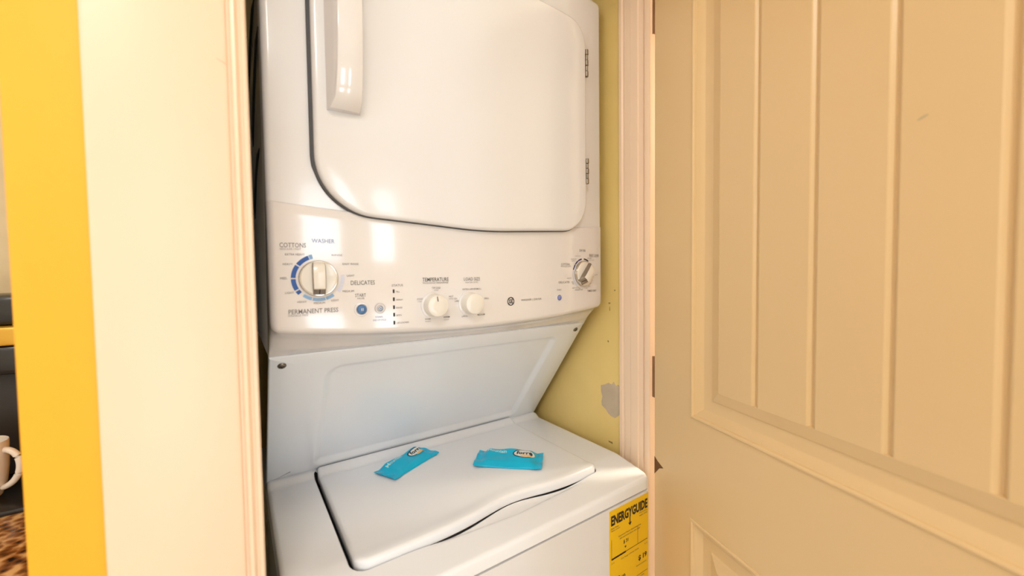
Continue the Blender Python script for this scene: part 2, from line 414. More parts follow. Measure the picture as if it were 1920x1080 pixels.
def planks(z0, z1):
    d = 0.0630; cuts = [T1+d, 0.2577, 0.3452, 0.4330, 0.5207, T2-d]; zz0, zz1 = z0+d, z1-d; g = 0.0056
    for i in range(len(cuts)-1):
        a, c = cuts[i], cuts[i+1]
        ga = g if i > 0 else 0.0006; gc = g if i < len(cuts)-2 else 0.0006
        da = 0.0068 if i > 0 else 0.0020; dc = 0.0068 if i < len(cuts)-2 else 0.0020
        pr = [(a, da), (a+ga*0.22, da), (a+ga*0.35, da*0.72), (a+ga*0.86, 0.0020), (a+ga+0.0008, 0.0014), (c-gc-0.0008, 0.0014), (c-gc*0.86, 0.0020), (c-gc*0.35, dc*0.72), (c-gc*0.22, dc), (c, dc)]
        V = []; F = []; m = len(pr)
        for z in (zz0, zz1):
            V += [(t, y, z) for t, y in pr]
            V += [(c, 0.0078, z), (a, 0.0078, z)]
        n = m+2
        F = [(k, (k+1) % n, n+(k+1) % n, n+k) for k in range(n)] + [tuple(range(n)), tuple(range(n, 2*n))]
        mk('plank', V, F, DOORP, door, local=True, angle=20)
for z0, z1 in ((Z[3], Z[4]), (Z[1], Z[2])):
    moulding(z0, z1); planks(z0, z1)
# chipped spot at the hinge edge
V = [(T0-0.0002, -0.0006, 0.941), (0.0215, -0.0006, 0.9345), (0.0400, -0.0006, 0.9275), (0.0270, -0.0006, 0.9215), (0.0180, -0.0006, 0.9110), (T0-0.0002, -0.0006, 0.9030)]
mk('chipped_paint', V+[(x, 0.0004, z) for x, y, z in V], [tuple(range(6)), tuple(range(6, 12))]+[(i, (i+1) % 6, 6+(i+1) % 6, 6+i) for i in range(6)], WOODCHIP, door, local=True, smooth=False, label='triangular chip of bare brown wood')
mk('dent_mark', [(0.4575+0.005*math.cos(a)*1.0, 0.0011, 1.4975+0.0017*math.sin(a)+0.0015*math.cos(a)) for a in linspace(0, 5.6, 9)], [tuple(range(9))], mat('dent_shade', (206, 184, 140), 0.8, var=0.1), door, local=True, smooth=False)
for zc in (0.25, 1.1125, 1.885):
    b = MB(); b.box(0.0005, 0.0118, 0.0010, 0.0035, zc-0.0445, zc+0.0445, 0.0005)
    b.lathe([(0.0046, -0.0445), (0.0052, -0.0435), (0.0052, -0.018), (0.0047, -0.0175), (0.0047, -0.0165), (0.0052, -0.016), (0.0052, 0.016), (0.0047, 0.0165), (0.0047, 0.0175), (0.0052, 0.018), (0.0052, 0.0435), (0.0046, 0.0445)], (0.0052, 0.0068, zc), n=14)
    b.build('door_hinge', BRONZE, door, local=True, label='bronze hinge leaf')

# ------------------------------------------------------------------ stacked washer and dryer
W = 0.68; HW = W/2; ZT = 0.92
unit = thing('washer_dryer', 'white stacked washer and dryer in the yellow closet', 'washer dryer', (HW, 0.25, 0.0))

BOW = 0.018
def uu(x): return (x-HW)/HW
def bow(x): return -BOW*(1-uu(x)**2)
def edge_round(x, r):
    d = min(x, W-x)
    return 0.0 if d >= r else r-math.sqrt(max(r*r-(r-d)**2, 0))
def zseam(x): return 1.4310+0.0175*uu(x)**2
def zbot(x): return 1.2395+0.0180*uu(x)**2
XS = [0, 0.0008, 0.002, 0.004, 0.007, 0.010, 0.014, 0.020]+linspace(0.03, W-0.03, 44)+[W-0.020, W-0.014, W-0.010, W-0.007, W-0.004, W-0.002, W-0.0008, W]

# washer cabinet body
b = MB()
prof = round_poly([(0.0, -0.1376, 0.020), (W, -0.1376, 0.020), (W, 0.60, 0.005), (0.0, 0.60, 0.005)], 8)
b.extrude(prof, 0.02, 0.8770)
b.build('washer_cabinet', ENAMEL_DIM, unit)
for sx in (0.06, W-0.06):
    for sy in (-0.07, 0.54):
        b = MB(); b.lathe([(0.018, 0.0), (0.022, 0.003), (0.022, 0.012), (0.012, 0.016), (0.012, 0.022)], (sx, sy, 0.0), n=14); b.build('leg', BLACKGAP, unit)

# lid outline (wavy finger grip at the front)
def lid_front(x):
    k = math.exp(-((x-0.372)/0.085)**2)*0.0195
    return -0.0735+k+0.004*max(0, (x-0.45)/0.13)
LX0, LX1, LY1 = 0.0905, 0.5875, 0.2640
corn = []
fr = [(x, lid_front(x)) for x in linspace(LX0+0.022, LX1-0.014, 60)]
def arc(cx, cy, r, a0, a1, n=10): return [(cx+r*math.cos(R(lerp(a0, a1, i/(n-1)))), cy+r*math.sin(R(lerp(a0, a1, i/(n-1))))) for i in range(n)]
yL, yR = lid_front(LX0+0.022), lid_front(LX1-0.014)
lid_out = arc(LX0+0.022, yL+0.022, 0.022, 180, 268)+fr+arc(LX1-0.014, yR+0.014, 0.014, 272, 360)+[(LX1, y) for y in linspace(0.0, LY1-0.004, 14)]+[(x, LY1) for x in linspace(LX1-0.003, LX0+0.003, 30)]+[(LX0, y) for y in linspace(LY1-0.004, 0.0, 14)]
lid_out = resample(lid_out, 300)
def lid_z(x, y):
    z = 0.9262
    if y > 0.232:
        t = (y-0.232)/0.032
        z += -0.0016*math.exp(-((y-0.2345)/0.003)**2) + 0.0090*min(1, max(0, (y-0.236)/0.020))**0.8
    z += 0.0016*math.exp(-((y-lid_front(x)-0.012)/0.012)**2)
    return z
V, F = slab(lid_out, lid_z, lambda u, v: 0.910, 0.0068, lambda u, v, q: (u, v, q), 26)
mk('washer_lid', V, F, ENAMEL_LIFT, unit, angle=50)

# washer top with the well the lid drops into and the finger scoop in front
_gi = inset(lid_out, -1.0)
gap = []
for p, q in zip(lid_out, _gi):
    nx_, ny_ = q[0]-p[0], q[1]-p[1]
    d = 0.0013+0.0049*max(0.0, -nx_)**1.5+0.0006*max(0.0, nx_)
    gap.append((p[0]+nx_*d, p[1]+ny_*d))
cx0, cy0 = 0.34, 0.09
outer = round_poly([(0.0, -0.137, 0.020), (W, -0.137, 0.020), (W, 0.300, 0.004), (0.0, 0.300, 0.004)], 12)
def ray_poly(poly, ang):
    dx, dy = math.cos(ang), math.sin(ang); best = None
    for i in range(len(poly)):
        ax, ay = poly[i][0]-cx0, poly[i][1]-cy0; bx, by = poly[(i+1) % len(poly)][0]-cx0, poly[(i+1) % len(poly)][1]-cy0
        ex_, ey_ = bx-ax, by-ay; det = dx*(-ey_)+dy*ex_
        if abs(det) < 1e-12: continue
        t = (ax*(-ey_)+ay*ex_)/det; s = (dx*ay-dy*ax)/det
        if t > 0 and -1e-6 <= s <= 1+1e-6 and (best is None or t > best): best = t
    return (cx0+best*dx, cy0+best*dy)
angs = [math.atan2(p[1]-cy0, p[0]-cx0) for p in gap]
outp = [ray_poly(outer, a) for a in angs]
def sstep(t): t = min(1, max(0, t)); return t*t*(3-2*t)
def top_z(x, y):
    z = ZT
    ycrease = -0.046-0.030*(1-sstep((x-0.02)/0.25))*0.0
    if y < -0.045: z -= 0.0155*((-0.045-y)/0.088)
    # finger scoop
    if 0.16 < x < 0.58:
        k = sstep((x-0.16)/0.10)*sstep((0.58-x)/0.10)
        lo = -0.092+0.010*abs((x-0.37)/0.2)
        z -= 0.0075*k*sstep((y-lo)/0.010)*(1 if y < -0.02 else 0)
    if y > 0.240 and (x < LX0 or x > LX1): z += 0.0085*sstep((y-0.246)/0.014)
    return z
rings = []; n = len(gap)
rings.append([(x, y, 0.893) for x, y in inset(gap, 0.0105)])
rings.append([(x, y, 0.893) for x, y in gap])
rings.append([(x, y, top_z(x, y)-0.0025) for x, y in gap])
g2 = inset(gap, -0.0012); rings.append([(x, y, top_z(x, y)-0.0004) for x, y in g2])
RR = 0.007
g3 = inset(outp, RR)
g4 = inset(gap, -0.0025)
for k in range(0, 17):
    s = k/16
    rings.append([(lerp(a[0], c[0], s), lerp(a[1], c[1], s), top_z(lerp(a[0], c[0], s), lerp(a[1], c[1], s))) for a, c in zip(g4, g3)])
for k in range(1, 6):
    th = math.pi/2*k/5; po = inset(outp, RR*(1-math.sin(th)))
    rings.append([(q[0], q[1], top_z(*q)-RR*(1-math.cos(th))) for q in po])
rings.append([(x, y, 0.8805) for x, y in outp])
rings.append([(x, y, 0.8800) for x, y in inset(outp, 0.006)])
V = []; F = []; fm = []
for rg in rings: V += rg
for i in range(len(rings)-1):
    for k in range(n):
        k2 = (k+1) % n; F.append((i*n+k, i*n+k2, (i+1)*n+k2, (i+1)*n+k)); fm.append(1 if i < 2 else 0)
mk('washer_top', V, F, [ENAMEL_LIFT, BLACKGAP], unit, fm=fm, angle=50)  # well floor and walls coloured black

# sloping rear panel between washer and dryer
A = Vector((0, 0.0595, 1.2139)); B = Vector((0, 0.2737, ZT+0.003)); LS = (B-A).length; ds = (B-A)/LS
nrm = Vector((0, -ds.z, ds.y)); nrm = nrm if nrm.y < 0 else -nrm
def bs(x, s, w): p = A+ds*s+nrm*w; return (x, p.y, p.z)
rec = resample(round_poly([(0.083, 0.342, 0.016), (0.083, 0.036, 0.034), (0.612, 0.036, 0.022), (0.603, 0.342, 0.016)], 10), 200)
cxr, cyr = 0.345, 0.19
def ray_rect(ang):
    dx, dy = math.cos(ang), math.sin(ang); t = 1e9
    for d, c, lo, hi in ((dx, cxr, 0.0, W), (dy, cyr, 0.0, LS)):
        if abs(d) > 1e-9: t = min(t, ((hi if d > 0 else lo)-c)/d)
    return (cxr+t*dx, cyr+t*dy)
an = sorted([math.atan2(p[1]-cyr, p[0]-cxr) for p in rec]+[math.atan2(y-cyr, x-cxr) for x in (0, W) for y in (0, LS)])
def ray_in(poly, ang):
    dx, dy = math.cos(ang), math.sin(ang); best = None
    for i in range(len(poly)):
        ax, ay = poly[i][0]-cxr, poly[i][1]-cyr; bx, by = poly[(i+1) % len(poly)][0]-cxr, poly[(i+1) % len(poly)][1]-cyr
        e1, e2 = bx-ax, by-ay; det = dx*(-e2)+dy*e1
        if abs(det) < 1e-12: continue
        t = (ax*(-e2)+ay*e1)/det; s = (dx*ay-dy*ax)/det
        if t > 0 and -1e-6 <= s <= 1+1e-6: best = t if best is None else max(best, t)
    return (cxr+best*dx, cyr+best*dy)
recp = [ray_in(rec, a) for a in an]; outr = [ray_rect(a) for a in an]
n = len(an); V = []; F = []
def ringadd(pts, w): V.extend([bs(x, s, w) for x, s in pts])
ringadd(outr, -0.014); ringadd(outr, -0.003); ringadd(inset(outr, 0.0009), -0.0009); ringadd(inset(outr, 0.003), 0.0)
ringadd([(lerp(a[0], c[0], 0.5), lerp(a[1], c[1], 0.5)) for a, c in zip(outr, recp)], 0.0)
for d, w_ in ((-0.002, 0.0), (0.0, -0.0004), (0.003, -0.0016), (0.011, -0.0062), (0.014, -0.0074), (0.017, -0.0078)): ringadd(inset(recp, d), w_)
for s in (0.75, 0.5, 0.25): ringadd([(lerp(cxr, x, s), lerp(cyr, y, s)) for x, y in inset(recp, 0.017)], -0.0078)
nr = len(V)//n
for i in range(nr-1):
    for k in range(n): k2 = (k+1) % n; F.append((i*n+k, i*n+k2, (i+1)*n+k2, (i+1)*n+k))
F.append(tuple((nr-1)*n+k for k in range(n))); F.append(tuple(range(n)))
back = mk('rear_panel', V, F, ENAMEL_COOL_LIT, unit, angle=50)
for x in (0.0182, 0.6600):
    b = MB(); c = Vector(bs(x, 0.0205, 0))
    rotm = Vector((0, 0, 1)).rotation_difference(nrm).to_matrix()
    b.lathe([(0.0064, -0.001), (0.0064, 0.0008), (0.0050, 0.0022), (0.0020, 0.0028)], (0, 0, 0), n=18, xf=lambda v: rotm@v+c)
    b.box(-0.0038, 0.0038, -0.0007, 0.0007, 0.0022, 0.0031, 0, 1, xf=lambda v: rotm@v+c); b.box(-0.0007, 0.0007, -0.0038, 0.0038, 0.0022, 0.0031, 0, 1, xf=lambda v: rotm@v+c)
    b.build('screw', [SCREW, BLACKGAP], back, label='grey cross-head screw')

# dryer body
b = MB()
def fr_y(x): return bow(x)+0.0030+edge_round(x, 0.007)
ZTOP = 1.972
zs = linspace(1.395, ZTOP-0.02, 16)
rows = [(z, 0.0) for z in zs]+[(ZTOP-0.02+0.02*math.sin(t), 0.02*(1-math.cos(t))) for t in linspace(0.25, math.pi/2, 7)]
V = []; F = []; nx = len(XS)
for z, dy in rows: V += [(x, fr_y(x)+dy, z) for x in XS]
V += [(x, 0.60, ZTOP) for x in XS]; V += [(x, 0.60, 1.215) for x in XS]; V += [(x, 0.075, 1.215) for x in XS]; V += [(x, fr_y(x), 1.395) for x in XS]
nr = len(rows)+4
for j in range(nr-1):
    for i in range(nx-1): F.append((j*nx+i, j*nx+i+1, (j+1)*nx+i+1, (j+1)*nx+i))
F.append(tuple(j*nx for j in range(nr-1))); F.append(tuple(j*nx+nx-1 for j in range(nr-1)))
cab = mk('dryer_cabinet', V, F, ENAMEL_DIM, unit, weld=True, angle=40)
for (y0, z0, y1, z1, bend) in ((0.03, 1.70, 0.30, 1.60, 0.02), (0.10, 1.78, 0.42, 1.74, 0.02), (0.10, 1.545, 0.33, 1.46, 0.02)):
    b = MB(); b.tube([(-0.0005, lerp(y0, y1, t), lerp(z0, z1, t)+bend*math.sin(math.pi*t)) for t in linspace(0, 1, 9)], [0.0008]+[0.0030]*7+[0.0008], n=8)
    b.build('side_rib', BLACKGAP, cab, label='dark slanted louvre in the dryer side')

# dryer door: dark gasket line around it, bowed slab, handle, two hinges
dcor = [(0.0615, 1.4365, 0.088), (0.34, 1.4185, 0.9), (0.612, 1.4335, 0.072), (0.612, 1.8850, 0.050), (0.34, 1.885, 0.0), (0.0615, 1.8850, 0.060)]
dout = resample(round_poly(dcor, 14), 220)
mpd = lambda u, v, q: (u, -q, v)
dl = [(x-(0.0026 if x < 0.10 and z > 1.50 else 0.0016*max(0, min(1, (0.30-x)/0.2))), z) for x, z in inset(dout, -0.0018)]
V, F = slab(dl, lambda u, v: -bow(u)+0.0030, lambda u, v: -bow(u)-0.006, 0.0008, mpd, 10)
ddoor = thing('dryer_door', 'x', 'x', (0.34, 0, 1.42)); del ddoor['label']; del ddoor['category']
ddoor.parent = unit; ddoor.location = Vector((0.34, 0, 1.42))-unit.location
mk('door_gasket', V, F, RUBBER, ddoor, label='dark grey gasket line')
def dfront(u, v): return -bow(u)+0.0125
V, F = slab(dout, dfront, lambda u, v: -bow(u)+0.0028, 0.0065, mpd, 14)
mk('door_panel', V, F, ENAMEL_DIM, ddoor, angle=50)
# handle
b = MB(); V = []; F = []; hz = linspace(1.583, 1.865, 22); sec = 0
for i, z in enumerate(hz):
    t = (z-1.583)/(1.865-1.583); d = 0.0105+0.0290*max(0.0, math.sin(math.pi*min(1, max(0, t))))**0.35
    ins = 0.0080*max(0.0, math.sin(math.pi*t))**0.25
    x0, x1 = 0.0790, 0.1240
    base = -bow(0.10)+0.0122
    r = 0.0035
    pr = [(x0, -0.001), (x0+ins*0.6+0.0015, d*0.55), (x0+ins+0.001, d-r), (x0+ins+0.0025, d-0.0008), (x0+ins+0.006, d), ((x0+x1)/2+ins*0.5, d+0.0012), (x1-0.005, d), (x1-0.0015, d-0.001), (x1-0.0005, d-r), (x1+0.001, d*0.5), (x1+0.002, -0.001)]
    sec = len(pr); V += [(x, -(base+q), z) for x, q in pr]
for j in range(len(hz)-1):
    for i in range(sec-1): F.append((j*sec+i, j*sec+i+1, (j+1)*sec+i+1, (j+1)*sec+i))
    F.append((j*sec+sec-1, j*sec, (j+1)*sec, (j+1)*sec+sec-1))
F.append(tuple(range(sec))); F.append(tuple((len(hz)-1)*sec+i for i in range(sec)))
mk('door_handle', V, F, PLASTIC, ddoor, angle=40, label='white vertical pull handle')
for z0, z1 in ((1.773, 1.832), (1.538, 1.594)):
    b = MB(); xh = 0.6150; yh = bow(xh)-0.0100
    L = (z1-z0)/5
    for k in range(5):
        r = 0.0044 if k % 2 == 0 else 0.0034
        b.lathe([(r*0.8, 0), (r, 0.0006), (r, L-0.0010), (r*0.8, L-0.0004)], (xh, yh, z0+k*L), n=12)
    b.box(xh-0.0005, xh+0.0052, yh+0.0005, yh+0.0022, z0, z1, 0.0004); b.box(xh-0.0050, xh, yh+0.0005, yh+0.0022, z0, z1, 0.0004)
    b.build('door_hinge', STEEL, ddoor, label='slim steel hinge')

# control panel fascia
V = []; F = []
def zb2(x):
    r = 0.014; d = min(x, W-x); return zbot(x)+(0 if d >= r else r-math.sqrt(max(0, r*r-(r-d)**2)))*0.8
cols = []
for x in XS:
    y = bow(x)+edge_round(x, 0.009); zt, zb = zseam(x), zb2(x); col = [(0.075, 1.2165), (0.060, 1.2150), *[(lerp(0.060, y+0.014, t), lerp(1.2150, zb, t)-am*(1-uu(x)**4)) for t, am in ((0.20, 0.0), (0.26, 0.0030), (0.34, 0.0030), (0.40, 0.0), (0.70, 0.0))], (y+0.014, zb)]
    for t in linspace(0, math.pi/2, 7): col.append((y+0.012*(1-math.sin(t)), zb+0.011*(1-math.cos(t))))
    for k in range(1, 9): col.append((y, lerp(zb+0.011, zt-0.003, k/9)))
    for t in linspace(0, math.pi/2, 5): col.append((y+0.0028*(1-math.cos(t)), zt-0.0028*(1-math.sin(t))))
    col.append((max(y+0.010, 0.004), zt)); cols.append((x, col))
m = len(cols[0][1])
for x, col in cols: V += [(x, y, z) for y, z in col]
for i in range(len(cols)-1):
    for k in range(m-1): F.append((i*m+k, (i+1)*m+k, (i+1)*m+k+1, i*m+k+1))
for i in (0, len(cols)-1): F.append(tuple(i*m+k for k in range(m)))
panel = mk('control_panel', V, F, PLASTIC, unit, angle=45)
def pm(x, z, off=0.0006): return (x, bow(x)-off, z)
def T(s, x, z, wd, m=PRINT, bold=0.0, hs=1.0, rot=0.0, height=None): lettering(s, x, z, wd, pm, m, panel, bold=bold, hscale=hs, rot=rot, height=height)
H1, H2 = 0.0062, 0.0030
T('WASHER', 0.0711, 1.3923, 0.0310, PRINT_B, 0.004, height=H1)
T('COTTONS', 0.0312, 1.3852, 0.0335, PRINT, 0.004, height=0.0066); T('REGULAR / FAST', 0.0282, 1.3796, 0.0265, PRINT_L, height=H2)
T('EXTRA HEAVY', 0.0335, 1.3719, 0.0250, PRINT, height=H2); T('HEAVY', 0.0240, 1.3578, 0.0125, PRINT, height=H2)
T('MED.', 0.0185, 1.3374, 0.0090, PRINT, height=H2+0.0004); T('LIGHT', 0.0250, 1.3164, 0.0110, PRINT, height=H2)
T('HEAVY', 0.0405, 1.3026, 0.0120, PRINT, height=H2); T('MEDIUM', 0.0635, 1.2999, 0.0150, PRINT, height=H2); T('LIGHT', 0.0850, 1.3029, 0.0105, PRINT, height=H2)
T('PERMANENT PRESS', 0.0560, 1.2884, 0.0660, PRINT, 0.004, height=0.0068); T('WRINKLE FREE', 0.0350, 1.2829, 0.0260, PRINT_L, height=H2)
T('RINSE', 0.0895, 1.3715, 0.0150, PRINT_L, height=H2); T('EASY RINSE', 0.1085, 1.3580, 0.0230, PRINT, height=H2); T('LIGHT', 0.1080, 1.3400, 0.0110, PRINT, height=H2)
T('DELICATES', 0.1258, 1.3288, 0.0360, PRINT, 0.004, height=0.0068); T('MEDIUM', 0.1040, 1.3161, 0.0165, PRINT, height=H2)
T('START', 0.1218, 1.3092, 0.0160, PRINT, 0.002, height=0.0052); T('PAUSE', 0.1222, 1.3042, 0.0105, PRINT, height=0.0026)
T('SIGNAL', 0.1493, 1.2734, 0.0125, PRINT_B, height=0.0028); T('END OF CYCLE', 0.1500, 1.2682, 0.0205, PRINT_B, height=0.0030)
T('STATUS', 0.1795, 1.3232, 0.0185, PRINT, height=0.0036)
for s, x, z, wd in (('FILL', 0.1803, 1.3126, 0.0060), ('WASH', 0.1822, 1.2994, 0.0110), ('RINSE', 0.1818, 1.2862, 0.0100), ('SPIN', 0.1808, 1.2739, 0.0085), ('LID LOCKED', 0.1872, 1.2612, 0.0205)):
    T(s, x, z, wd, PRINT, height=0.0027)
T('TEMPERATURE', 0.2462, 1.3315, 0.0480, PRINT_D, 0.004, height=0.0064); T('WASH/RINSE', 0.2340, 1.3258, 0.0235, PRINT_L, height=0.0029); T('WASH/RINSE', 0.2580, 1.3258, 0.0230, PRINT, 0.003, height=0.0029)
T('TAP COLD', 0.2466, 1.3170, 0.0160, PRINT, 0.003, height=0.0031); T('COLD', 0.2466, 1.3130, 0.0080, PRINT_L, height=0.0024)
T('COLD', 0.2170, 1.2990, 0.0100, PRINT, height=0.0027); T('COLD', 0.2172, 1.2948, 0.0095, PRINT_L, height=0.0024)
T('HOT', 0.2745, 1.3010, 0.0080, PRINT, height=0.0027); T('COLD', 0.2745, 1.2970, 0.0085, PRINT_L, height=0.0024)
T('WARM', 0.2302, 1.2640, 0.0105, PRINT, 0.002, height=0.0029); T('WARM', 0.2304, 1.2598, 0.0100, PRINT_L, height=0.0024)
T('WARM', 0.2648, 1.2650, 0.0120, PRINT_D, 0.002, height=0.0029); T('COLD', 0.2648, 1.2606, 0.0095, PRINT_L, height=0.0024)
T('LOAD SIZE', 0.3169, 1.3311, 0.0335, PRINT, 0.003, height=0.0060); T('WATER LEVEL', 0.3162, 1.3250, 0.0270, PRINT_L, height=0.0029)
T('EXTRA LARGE/SMALL', 0.3166, 1.3127, 0.0385, PRINT, 0.002, height=0.0030)
T('EX.', 0.2840, 1.2965, 0.0060, PRINT, height=0.0026); T('LARGE', 0.2868, 1.2922, 0.0110, PRINT, 0.002, height=0.0027)
T('SMALL', 0.3475, 1.2942, 0.0105, PRINT, height=0.0027); T('LARGE', 0.3004, 1.2640, 0.0115, PRINT, 0.002, height=0.0028); T('MEDIUM', 0.3348, 1.2646, 0.0155, PRINT, 0.002, height=0.0028)
T('WASHER | DRYER', 0.4545, 1.2862, 0.0540, PRINT, 0.002, height=0.0052)
T('DRYER', 0.6082, 1.3896, 0.0210, PRINT, 0.002, height=0.0050)
T('EASY CARE', 0.6490, 1.3800, 0.0340, PRINT, 0.002, height=0.0050); T('PERM PRESS', 0.6490, 1.3762, 0.0320, PRINT_L, height=0.0026)
T('COTTONS', 0.5523, 1.3585, 0.0270, PRINT, height=0.0044); T('REGULAR HEAT', 0.5540, 1.3540, 0.0320, PRINT_L, height=0.0030)
T('MORE DRY', 0.5790, 1.3700, 0.0190, PRINT_L, height=0.0026); T('DRY', 0.5790, 1.3660, 0.0140, PRINT_L, height=0.0026); T('LESS DRY', 0.5930, 1.3770, 0.0190, PRINT_L, height=0.0024)
T('MORE', 0.6320, 1.3725, 0.0140, PRINT, height=0.0026); T('LESS DRY', 0.6400, 1.3685, 0.0190, PRINT_L, height=0.0026); T('OFF', 0.6560, 1.3340, 0.0110, PRINT_L, height=0.0026)
T('DELICATES', 0.5480, 1.3196, 0.0330, PRINT, 0.002, height=0.0044); T('LESS DRY', 0.5640, 1.3280, 0.0150, PRINT_L, height=0.0028)
T('80', 0.5740, 1.3195, 0.0060, PRINT_L, height=0.0030); T('70', 0.5760, 1.3155, 0.0060, PRINT_L, height=0.0030)
T('AIR FLUFF', 0.5850, 1.3060, 0.0250, PRINT_L, height=0.0028); T('WRINKLE CARE', 0.5950, 1.3015, 0.0260, PRINT, height=0.0030)
T('TIMED DRY', 0.6400, 1.2975, 0.0330, PRINT, 0.003, height=0.0046); T('START', 0.5325, 1.3035, 0.0140, PRINT, height=0.0034)
# printed rings and arcs round the dials
def strip(name, m, cx, cz, r0, r1, a0, a1, off=0.0005):
    V, F = arc_strip(cx, cz, r0, r1, a0, a1); mk(name, [pm(x, z, off) for x, z in V], F, m, panel, smooth=False, recalc=False)
KX, KZ = 0.0634, 1.3366
for a0, a1 in ((112, 143), (146, 178), (181, 209), (212, 221)): strip('printed_arc', BLUE, KX, KZ, 0.0300, 0.0362, a0, a1)
strip('printed_arc', BLUE_L, KX, KZ, 0.0300, 0.0365, 103, 111)
for a0, a1 in ((230, 252), (254, 285), (287, 308)): strip('printed_arc', BLUE_L, KX, KZ, 0.0295, 0.0340, a0, a1)
for a0, a1 in ((-38, -18), (-16, 8)): strip('printed_arc', BLUE_P, KX, KZ, 0.0305, 0.0355, a0, a1)
DX, DZ = 0.6100, 1.3372
for a0, a1, mm in ((98, 120, NAVY), (122, 140, NAVY), (142, 164, NAVY), (58, 86, BLACK)): strip('printed_arc', mm, DX, DZ, 0.0318, 0.0350, a0, a1)
strip('printed_arc', BLUE_P, DX, DZ, 0.0320, 0.0345, 168, 232)
for k, a in enumerate((-70, -55, -40, -26, -12, 2, 236, 250)):
    x, z = DX+0.0350*math.cos(R(a)), DZ+0.0350*math.sin(R(a))
    T(str(10*(k+1)), x, z, 0.0046, PRINT_L, height=0.0026)
# status lamps
for z in (1.3137, 1.3006, 1.2875, 1.2752, 1.2621):
    b = MB(); b.box(0.1719, 0.1745, bow(0.173)-0.0010, bow(0.173)+0.002, z-0.0030, z+0.0030, 0.0004); b.build('status_lamp', BLACK, panel, label='small dark status lamp')
# maker's round monogram
LXc, LZc = 0.4026, 1.2857
strip('round_logo', BLACK, LXc, LZc, 0.0070, 0.0086, 0, 360)
for k in range(4): strip('round_logo', BLACK, LXc+0.0055*math.cos(R(45+90*k)), LZc+0.0055*math.sin(R(45+90*k)), 0.0010, 0.0021, 90*k-60, 90*k+150)
lettering('GE', LXc, LZc, 0.0092, pm, BLACK, panel, name='round_logo', bold=0.03, height=0.0078)

# knobs and buttons (parts of the machine, each with its own sub-parts)
def part_empty(name, x, z, label):
    o = bpy.data.objects.new(name, None); COL.objects.link(o); o.parent = unit; o.location = Vector((x, bow(x), z))-unit.location; o['label'] = label
    return o
def tilt_xf(x, z, rot=0.0):
    n_ = Vector((2*BOW*uu(x)/HW, -1, 0)).normalized(); q = Vector((0, -1, 0)).rotation_difference(n_).to_matrix()
    c = Vector((x, bow(x), z)); rm = Matrix.Rotation(rot, 3, 'Y')
    return lambda v: q@(rm@Vector(v))+c
def dial(x, z, r, name, label, rot, long_grip=True):
    e = part_empty(name, x, z, label); xf = tilt_xf(x, z)
    b = MB(); b.lathe([(r*1.02, 0.0), (r*1.02, 0.004), (r*0.985, 0.0060), (r*0.95, 0.0062)], (0, 0, 0), 'Y', 48, xf=xf); b.build('dial_ring', CHROME, e, label='thin metallic ring')
    b = MB(); b.lathe([(r*0.94, 0.003), (r*0.94, 0.0068), (r*0.90, 0.0080), (r*0.70, 0.0088), (r*0.35, 0.0092), (r*0.05, 0.0092)], (0, 0, 0), 'Y', 48, xf=xf); b.build('dial_disc', KNOB, e)
    xr = tilt_xf(x, z, rot); b = MB(); g = r*0.35
    V = []; F = []
    secs = [(r*0.90, 0.0060, 0.86), (r*0.86, 0.0150, 0.90), (r*0.70, 0.0195, 0.98), (r*0.30, 0.0210, 1.0), (-r*0.20, 0.0215, 0.98), (-r*0.52, 0.0212, 0.96), (-r*0.60, 0.0200, 0.95), (-r*0.88, 0.0095, 0.92), (-r*0.92, 0.0070, 0.90)]
    for zz, h, k in secs:
        wv = g*k
        for px, py in ((-wv, 0.006), (-wv*0.98, h*0.80), (-wv*0.86, h*0.96), (-wv*0.55, h), (wv*0.55, h), (wv*0.86, h*0.96), (wv*0.98, h*0.80), (wv, 0.006)):
            V.append(xr((px, -max(py, 0.006), zz)))
    for j in range(len(secs)-1):
        for i in range(7): F.append((j*8+i, j*8+i+1, (j+1)*8+i+1, (j+1)*8+i))
        F.append((j*8+7, j*8, (j+1)*8, (j+1)*8+7))
    F.append(tuple(range(8))); F.append(tuple((len(secs)-1)*8+i for i in range(8)))
    fmg = []
    for j in range(len(secs)-1): fmg += [1 if (i in (0, 1, 5, 6) or j >= len(secs)-3) else 0 for i in range(7)]+[1]
    mk('dial_grip', V, F, [KNOB, KNOB_GREY], e, angle=40, fm=fmg+[1, 1])
    b = MB()
    b.add([xr((sx*0.0006, -lerp(0.0200, 0.0095, t)-0.0008, -lerp(r*0.60, r*0.88, t))) for t in (0, 1) for sx in (-1, 1)], [(0, 1, 3, 2)])
    b.build('pointer_line', BLACK, e, smooth=False, label='dark pointer line')
dial(KX, KZ, 0.0262, 'washer_dial', 'large round washer cycle dial with upright grip', 0.0)
dial(DX, DZ, 0.0285, 'dryer_dial', 'round dryer dial with slanted grip', R(42))
